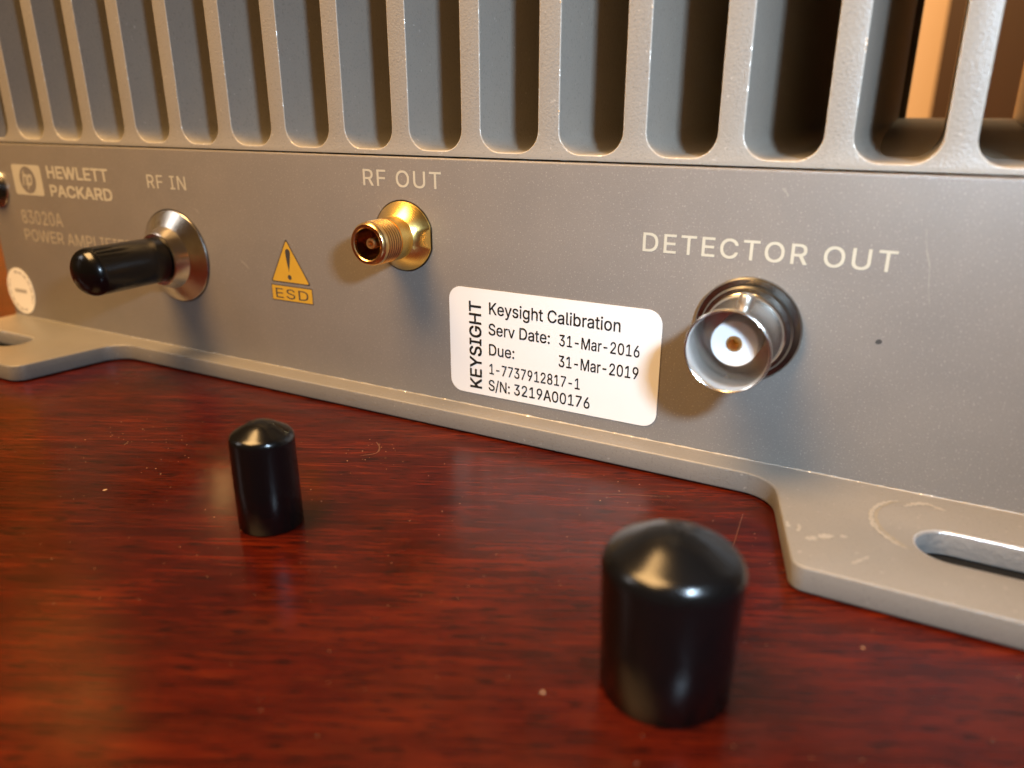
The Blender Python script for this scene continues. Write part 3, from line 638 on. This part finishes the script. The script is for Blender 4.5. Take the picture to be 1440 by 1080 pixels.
# --- the calibration sticker
lb = rounded([(8.666, -2.945, 0.17), (11.455, -2.955, 0.17), (11.455, -1.562, 0.17), (8.666, -1.556, 0.17)], 8)
def sticker(name, loop, t, mat, parent):
    n = len(loop)
    vs = [L(v.x, -0.001, v.y) for v in loop] + [L(v.x, -t, v.y) for v in loop]
    fs = [tuple(range(n))[::-1], tuple(range(n, 2 * n))] + [(i, (i + 1) % n, n + (i + 1) % n, n + i) for i in range(n)]
    return mesh_obj(name, vs, fs, mat, parent, 30)
st = sticker('calibration_sticker', lb, 0.010, PAPER, amp)
st['label'] = 'white rounded sticker with black calibration dates'
yl = -0.0118
lettering([('Keysight Calibration', 9.248, 10.97, -1.862, 0.150, 1.0, 0.008),
           ('Serv Date:', 9.238, 10.085, -2.127, 0.146, 1.0, 0.008), ('31-Mar-2016', 10.208, 11.213, -2.131, 0.138, 1.0, 0.008),
           ('Due:', 9.243, 9.603, -2.392, 0.146, 1.0, 0.008), ('31-Mar-2019', 10.207, 11.213, -2.394, 0.142, 1.0, 0.008),
           ('1-7737912817-1', 9.246, 10.493, -2.643, 0.136, 1.0, 0.008), ('S/N: 3219A00176', 9.232, 10.628, -2.866, 0.142, 1.0, 0.008)], INK, st, yl)
lettering([('KEYSIGHT', -1.72, 9.13, -2.868, 0.168, 1.0, 0.014, True)], INK, st, yl, 'vertical_lettering')
# --- the round sticker by the left end
ro = [Vector((-0.729 + 0.40 * math.cos(a), -2.642 + 0.43 * math.sin(a))) for a in [2 * PI * i / 56 for i in range(56)]]
rs = sticker('round_sticker', ro, 0.008, STICK, amp)
rs['label'] = 'round white sticker with grey print'
V, Fc = [], []
for k in range(64):                            # ring of tiny print round the rim, illegible in the picture
    if 20 <= k <= 25 or 52 <= k <= 57 or k % 4 == 3: continue
    a0, a1 = 2 * PI * k / 64, 2 * PI * (k + 0.75) / 64
    r0, r1 = 0.315, 0.355
    q = len(V)
    V += [L(-0.729 + r * math.cos(a), -0.0095, -2.642 + r * 1.06 * math.sin(a)) for r, a in ((r0, a0), (r1, a0), (r1, a1), (r0, a1))]
    Fc.append((q, q + 1, q + 2, q + 3))
for k in range(7):
    x = -0.729 - 0.18 + k * 0.052; q = len(V)
    V += [L(x, -0.0095, -2.675), L(x + 0.042, -0.0095, -2.675), L(x + 0.042, -0.0095, -2.605), L(x, -0.0095, -2.605)]
    Fc.append((q, q + 1, q + 2, q + 3))
mesh_obj('tiny_print', V, Fc, GREYINK, rs)

# --- connectors: local z points out of the panel
def conn(name, x, z, label):
    o = bpy.data.objects.new(name, None); o.empty_display_size = 0.004; link(o, amp)
    o.location = L(x, 0, z); o.rotation_euler = (PI / 2, 0, 0); o['label'] = label; return o
# gold threaded socket
g = conn('gold_connector', 8.0, -0.992, 'gold threaded coaxial socket with a flared collar')
fc = lathe('flared_collar', [(0.0, 0.001), (0.437, 0.001), (0.439, 0.012), (0.433, 0.024), (0.277, 0.172), (0.268, 0.182), (0.268, 0.39), (0.0, 0.39)], GOLD, g, 160)
hr = lathe('hole_rim', [(0.437, 0.003), (0.452, 0.003), (0.452, 0.0), (0.437, 0.0)], DARKSCREW, g, 160, True)
for v in fc.data.vertices: v.co.x = min(v.co.x, 0.418 * U)      # flat milled on the collar's right side
for v in hr.data.vertices: v.co.x = min(v.co.x, 0.418 * U + max(0, (v.co.xy.length - 0.437 * U)))
tp = [(0.20, 0.392), (0.250, 0.392)]
z = 0.395
while z < 0.655:
    tp += [(0.240, z), (0.267, z + 0.016), (0.267, z + 0.024), (0.240, z + 0.040)]; z += 0.044
tp += [(0.262, 0.665), (0.262, 0.715), (0.246, 0.742), (0.236, 0.752), (0.203, 0.752), (0.190, 0.742), (0.184, 0.45), (0.0, 0.45)]
lathe('threaded_barrel', [(0.0, 0.392)] + tp, metal('gold thread', (0.90, 0.62, 0.27), 0.22, 0.5), g, 120, smooth=25)
lathe('shaded_bore', [(0.1850, 0.70), (0.1825, 0.452), (0.0, 0.452)], metal('shaded gold bore', (0.34, 0.16, 0.06), 0.22), g, 72)  # shade inside the bore painted as a darker gold liner
lathe('centre_contact', [(0.0, 0.453), (0.064, 0.453), (0.064, 0.675), (0.058, 0.688), (0.038, 0.688), (0.034, 0.50), (0.0, 0.50)], GOLDS, g, 40)
# stainless socket under the pushed-on cap
s = conn('steel_connector', 3.655, -1.622, 'turned steel coaxial socket with a wide flared collar')
lathe('flared_collar', [(0.0, 0.001), (0.70, 0.001), (0.703, 0.014), (0.697, 0.024), (0.485, 0.150), (0.474, 0.157), (0.40, 0.335), (0.385, 0.345), (0.0, 0.345)], STEEL, s, 128, smooth=18)
lathe('hole_rim', [(0.703, 0.003), (0.72, 0.003), (0.72, 0.0), (0.703, 0.0)], DARKSCREW, s, 96, True)
lathe('threaded_barrel', [(0.0, 0.347), (0.262, 0.347), (0.262, 0.78), (0.0, 0.78)], STEEL, s, 64)
# bayonet socket
b = conn('bayonet_connector', 12.375, -1.63, 'nickel bayonet coaxial socket with a white insulator')
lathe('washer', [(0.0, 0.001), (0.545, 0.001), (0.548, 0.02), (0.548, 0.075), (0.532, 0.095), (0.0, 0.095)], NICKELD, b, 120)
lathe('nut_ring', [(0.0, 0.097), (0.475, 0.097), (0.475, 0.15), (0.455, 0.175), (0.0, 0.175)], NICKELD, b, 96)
bar = [(0.0, 0.177), (0.415, 0.177), (0.415, 0.215), (0.392, 0.235), (0.384, 0.26), (0.384, 0.86), (0.392, 0.90), (0.412, 0.925), (0.414, 0.945), (0.408, 0.958), (0.400, 0.962), (0.391, 0.956), (0.374, 0.90), (0.368, 0.40), (0.0, 0.40)]
lathe('barrel', bar, NICKEL, b, 128)
PINM = metal('worn nickel pin', (0.66, 0.60, 0.52), 0.36)
for an in (82, 262):
    pn = lathe('bayonet_pin', [(0.0, 0.37), (0.078, 0.37), (0.078, 0.470), (0.066, 0.486), (0.036, 0.488), (0.030, 0.455), (0.0, 0.452)], PINM, b, 32)
    pn.location = (0, 0, 0.56 * U); pn.rotation_euler = (Matrix.Rotation(math.radians(an), 3, 'Z') @ Matrix.Rotation(PI / 2, 3, 'Y')).to_euler()
lathe('insulator', [(0.0, 0.402), (0.232, 0.402), (0.232, 0.648), (0.222, 0.660), (0.082, 0.660), (0.078, 0.652), (0.078, 0.46), (0.0, 0.46)], PTFE, b, 80)
lathe('centre_contact', [(0.0, 0.462), (0.0765, 0.462), (0.0765, 0.658), (0.072, 0.668), (0.054, 0.668), (0.047, 0.650), (0.044, 0.50), (0.0, 0.50)], GOLDS, b, 40)

# --- screw at the far left of the panel
sw = bpy.data.objects.new('panel_screw', None); sw.empty_display_size = 0.002; link(sw, amp)
sw.location = L(-0.78, 0, -0.79); sw.rotation_euler = (PI / 2, 0, 0)
lathe('screw_washer', [(0.0, 0.001), (0.33, 0.001), (0.33, 0.02), (0.32, 0.03), (0.0, 0.03)], NICKEL, sw, 48)
lathe('screw_head', [(0.0, 0.031), (0.21, 0.031), (0.21, 0.10), (0.18, 0.13), (0.10, 0.13), (0.10, 0.07), (0.0, 0.07)], DARKSCREW, sw, 36)

# dark blemish right of the bayonet socket
flat_poly('paint_blemish', [[(13.62 + 0.035 * math.cos(a) * random.uniform(.7, 1.1), -1.605 + 0.028 * math.sin(a) * random.uniform(.7, 1.1)) for a in [2 * PI * i / 10 for i in range(10)]]], DGREY, panel, -0.0015)
def scr(p, q, w): return ribbon([p, ((p[0] + q[0]) / 2 + .01, (p[1] + q[1]) / 2), q], w, 0, 0.4)
def cpan(x, z, _): return L(x, -0.0012, z)
for r_ in [scr((12.55, -0.19), (12.62, -0.27), 0.022), scr((5.02, -1.55), (5.2, -1.68), 0.02), scr((4.2, -0.86), (4.3, -0.93), 0.02), scr((7.62, -0.62), (7.66, -0.70), 0.015), ribbon([(13.86, -0.50), (13.89, -0.68), (13.94, -0.84), (13.96, -1.02), (14.0, -1.2)], 0.012, 0, 0.6)]:
    ribbons('panel_scratch', [r_], SCUFF, panel, cpan)

# ------------------------------------------------------------------ the three caps
def cap_profile(r0, r1, h_top, rs, th, wall=0.035):
    """open vinyl cap: straight wall, rounded shoulder, shallow cone with a soft tip; local z up from the open rim"""
    t = math.tan(math.radians(th))
    xe, dz = r1 - rs + rs * math.sin(math.radians(th)), rs * math.cos(math.radians(th))
    xt = xe * 0.6
    zc = h_top - t * xt / 2 - t * (xe - xt) - dz
    h_sh = zc + rs * 0.6
    p = [(r0 - wall, 0.0), (r0 - wall * 0.4, -0.0), (r0, 0.015), (r0 + (r1 - r0) * 0.5, zc * 0.5), (r1, zc)]
    p += [(r1 - rs + rs * math.cos(a), zc + rs * math.sin(a)) for a in [math.radians((90 - th) * k / 12) for k in range(1, 13)]]
    ze = zc + dz
    p += [(xe + (xt - xe) * k / 4, ze + t * (xe - xt) * k / 4) for k in range(1, 5)]
    zt_ = ze + t * (xe - xt)
    for k in range(1, 7):
        x = xt * (1 - k / 6); p.append((x, zt_ + t / (2 * xt) * (xt * xt - x * x)))
    inner = [(0.0, h_top - 0.06), (r1 * 0.5, h_top - 0.2), (r1 - wall - 0.03, h_sh - 0.22), (r0 - wall, 0.0)]
    return p, inner
def cap(name, r0, r1, ht, rs, th, label):
    p, inner = cap_profile(r0, r1, ht, rs, th)
    o = lathe(name, inner + p[1:], VINYL, None, 96, smooth=60)
    for v in o.data.vertices:                   # hand-dipped: slightly uneven
        c = v.co; a = math.atan2(c.y, c.x)
        k = 1 + 0.009 * math.sin(2 * a + 1.1 + c.z / U) + 0.006 * math.sin(3 * a + c.z / U * 2.6)
        c.x *= k; c.y *= k
    return tag(o, label, 'dust cap', 'black vinyl connector caps')
big = cap('dust_cap', 0.460, 0.488, 1.275, 0.17, 30, 'large black vinyl cap standing on the table at the front right')
big.location = W(12.69, -3.53, -3.388)
sm = cap('dust_cap', 0.313, 0.311, 1.10, 0.09, 31, 'small black vinyl cap standing upright on the table at the left')
sm.location = W(8.50, -3.155, -3.388)
on = cap('dust_cap', 0.340, 0.345, 1.30, 0.20, 22, 'black vinyl cap pushed onto the steel RF IN connector')
on.location = W(3.655, -0.35, -1.622)
on.rotation_euler = (PI / 2, 0, 0)

# ------------------------------------------------------------------ dust and scratches on the table
random.seed(21)
sp = []
for x, y, s in ((6.405, -3.509, 0.035), (11.963, -4.037, 0.02), (13.934, -2.437, 0.018)):
    sp.append(((x, y, -3.3868), (1, 0, 0), (0, 1, 0), s))
for _ in range(300):
    x, y = random.uniform(1, 16), random.uniform(-5.2, -0.5)
    sp.append(((x, y, -3.3868), (1, 0, 0), (0, 1, 0), random.uniform(0.003, 0.008)))
for cx, cy, n, s in ((8.35, -1.35, 26, 0.22), (5.3, -2.3, 30, 0.4), (6.2, -2.6, 14, 0.3), (11.4, -1.0, 14, 0.25)):
    for _ in range(n):
        sp.append(((random.gauss(cx, s), random.gauss(cy, s), -3.3868), (1, 0, 0), (0, 1, 0), random.uniform(0.004, 0.011)))
for v in list(sp):
    if v[0][1] > YD - 0.06: sp.remove(v)
tag(flakes('dust_specks', sp, DUST, None, W), 'pale dust specks scattered over the dark table', kind='stuff')
SCR = plain('dull table scratch', (0.085, 0.032, 0.016), 0.6)
zt = -3.3872
sl = [ribbon([(6.577, -1.722), (7.0, -2.05), (7.415, -2.39), (7.948, -2.701), (8.39, -2.861), (8.614, -2.912)], 0.008, zt),
      ribbon([(12.66, -0.75), (12.72, -1.5), (12.78, -2.3)], 0.008, zt),
      ribbon([(10.9, -1.2), (11.4, -0.95), (11.9, -0.75)], 0.012, zt),
      ribbon([(8.3, -1.5), (8.42, -1.35), (8.36, -1.2), (8.22, -1.08)], 0.018, zt)]
tag(ribbons('table_scratches', sl, SCR, None, W), 'fine pale scratches in the table finish', kind='stuff')
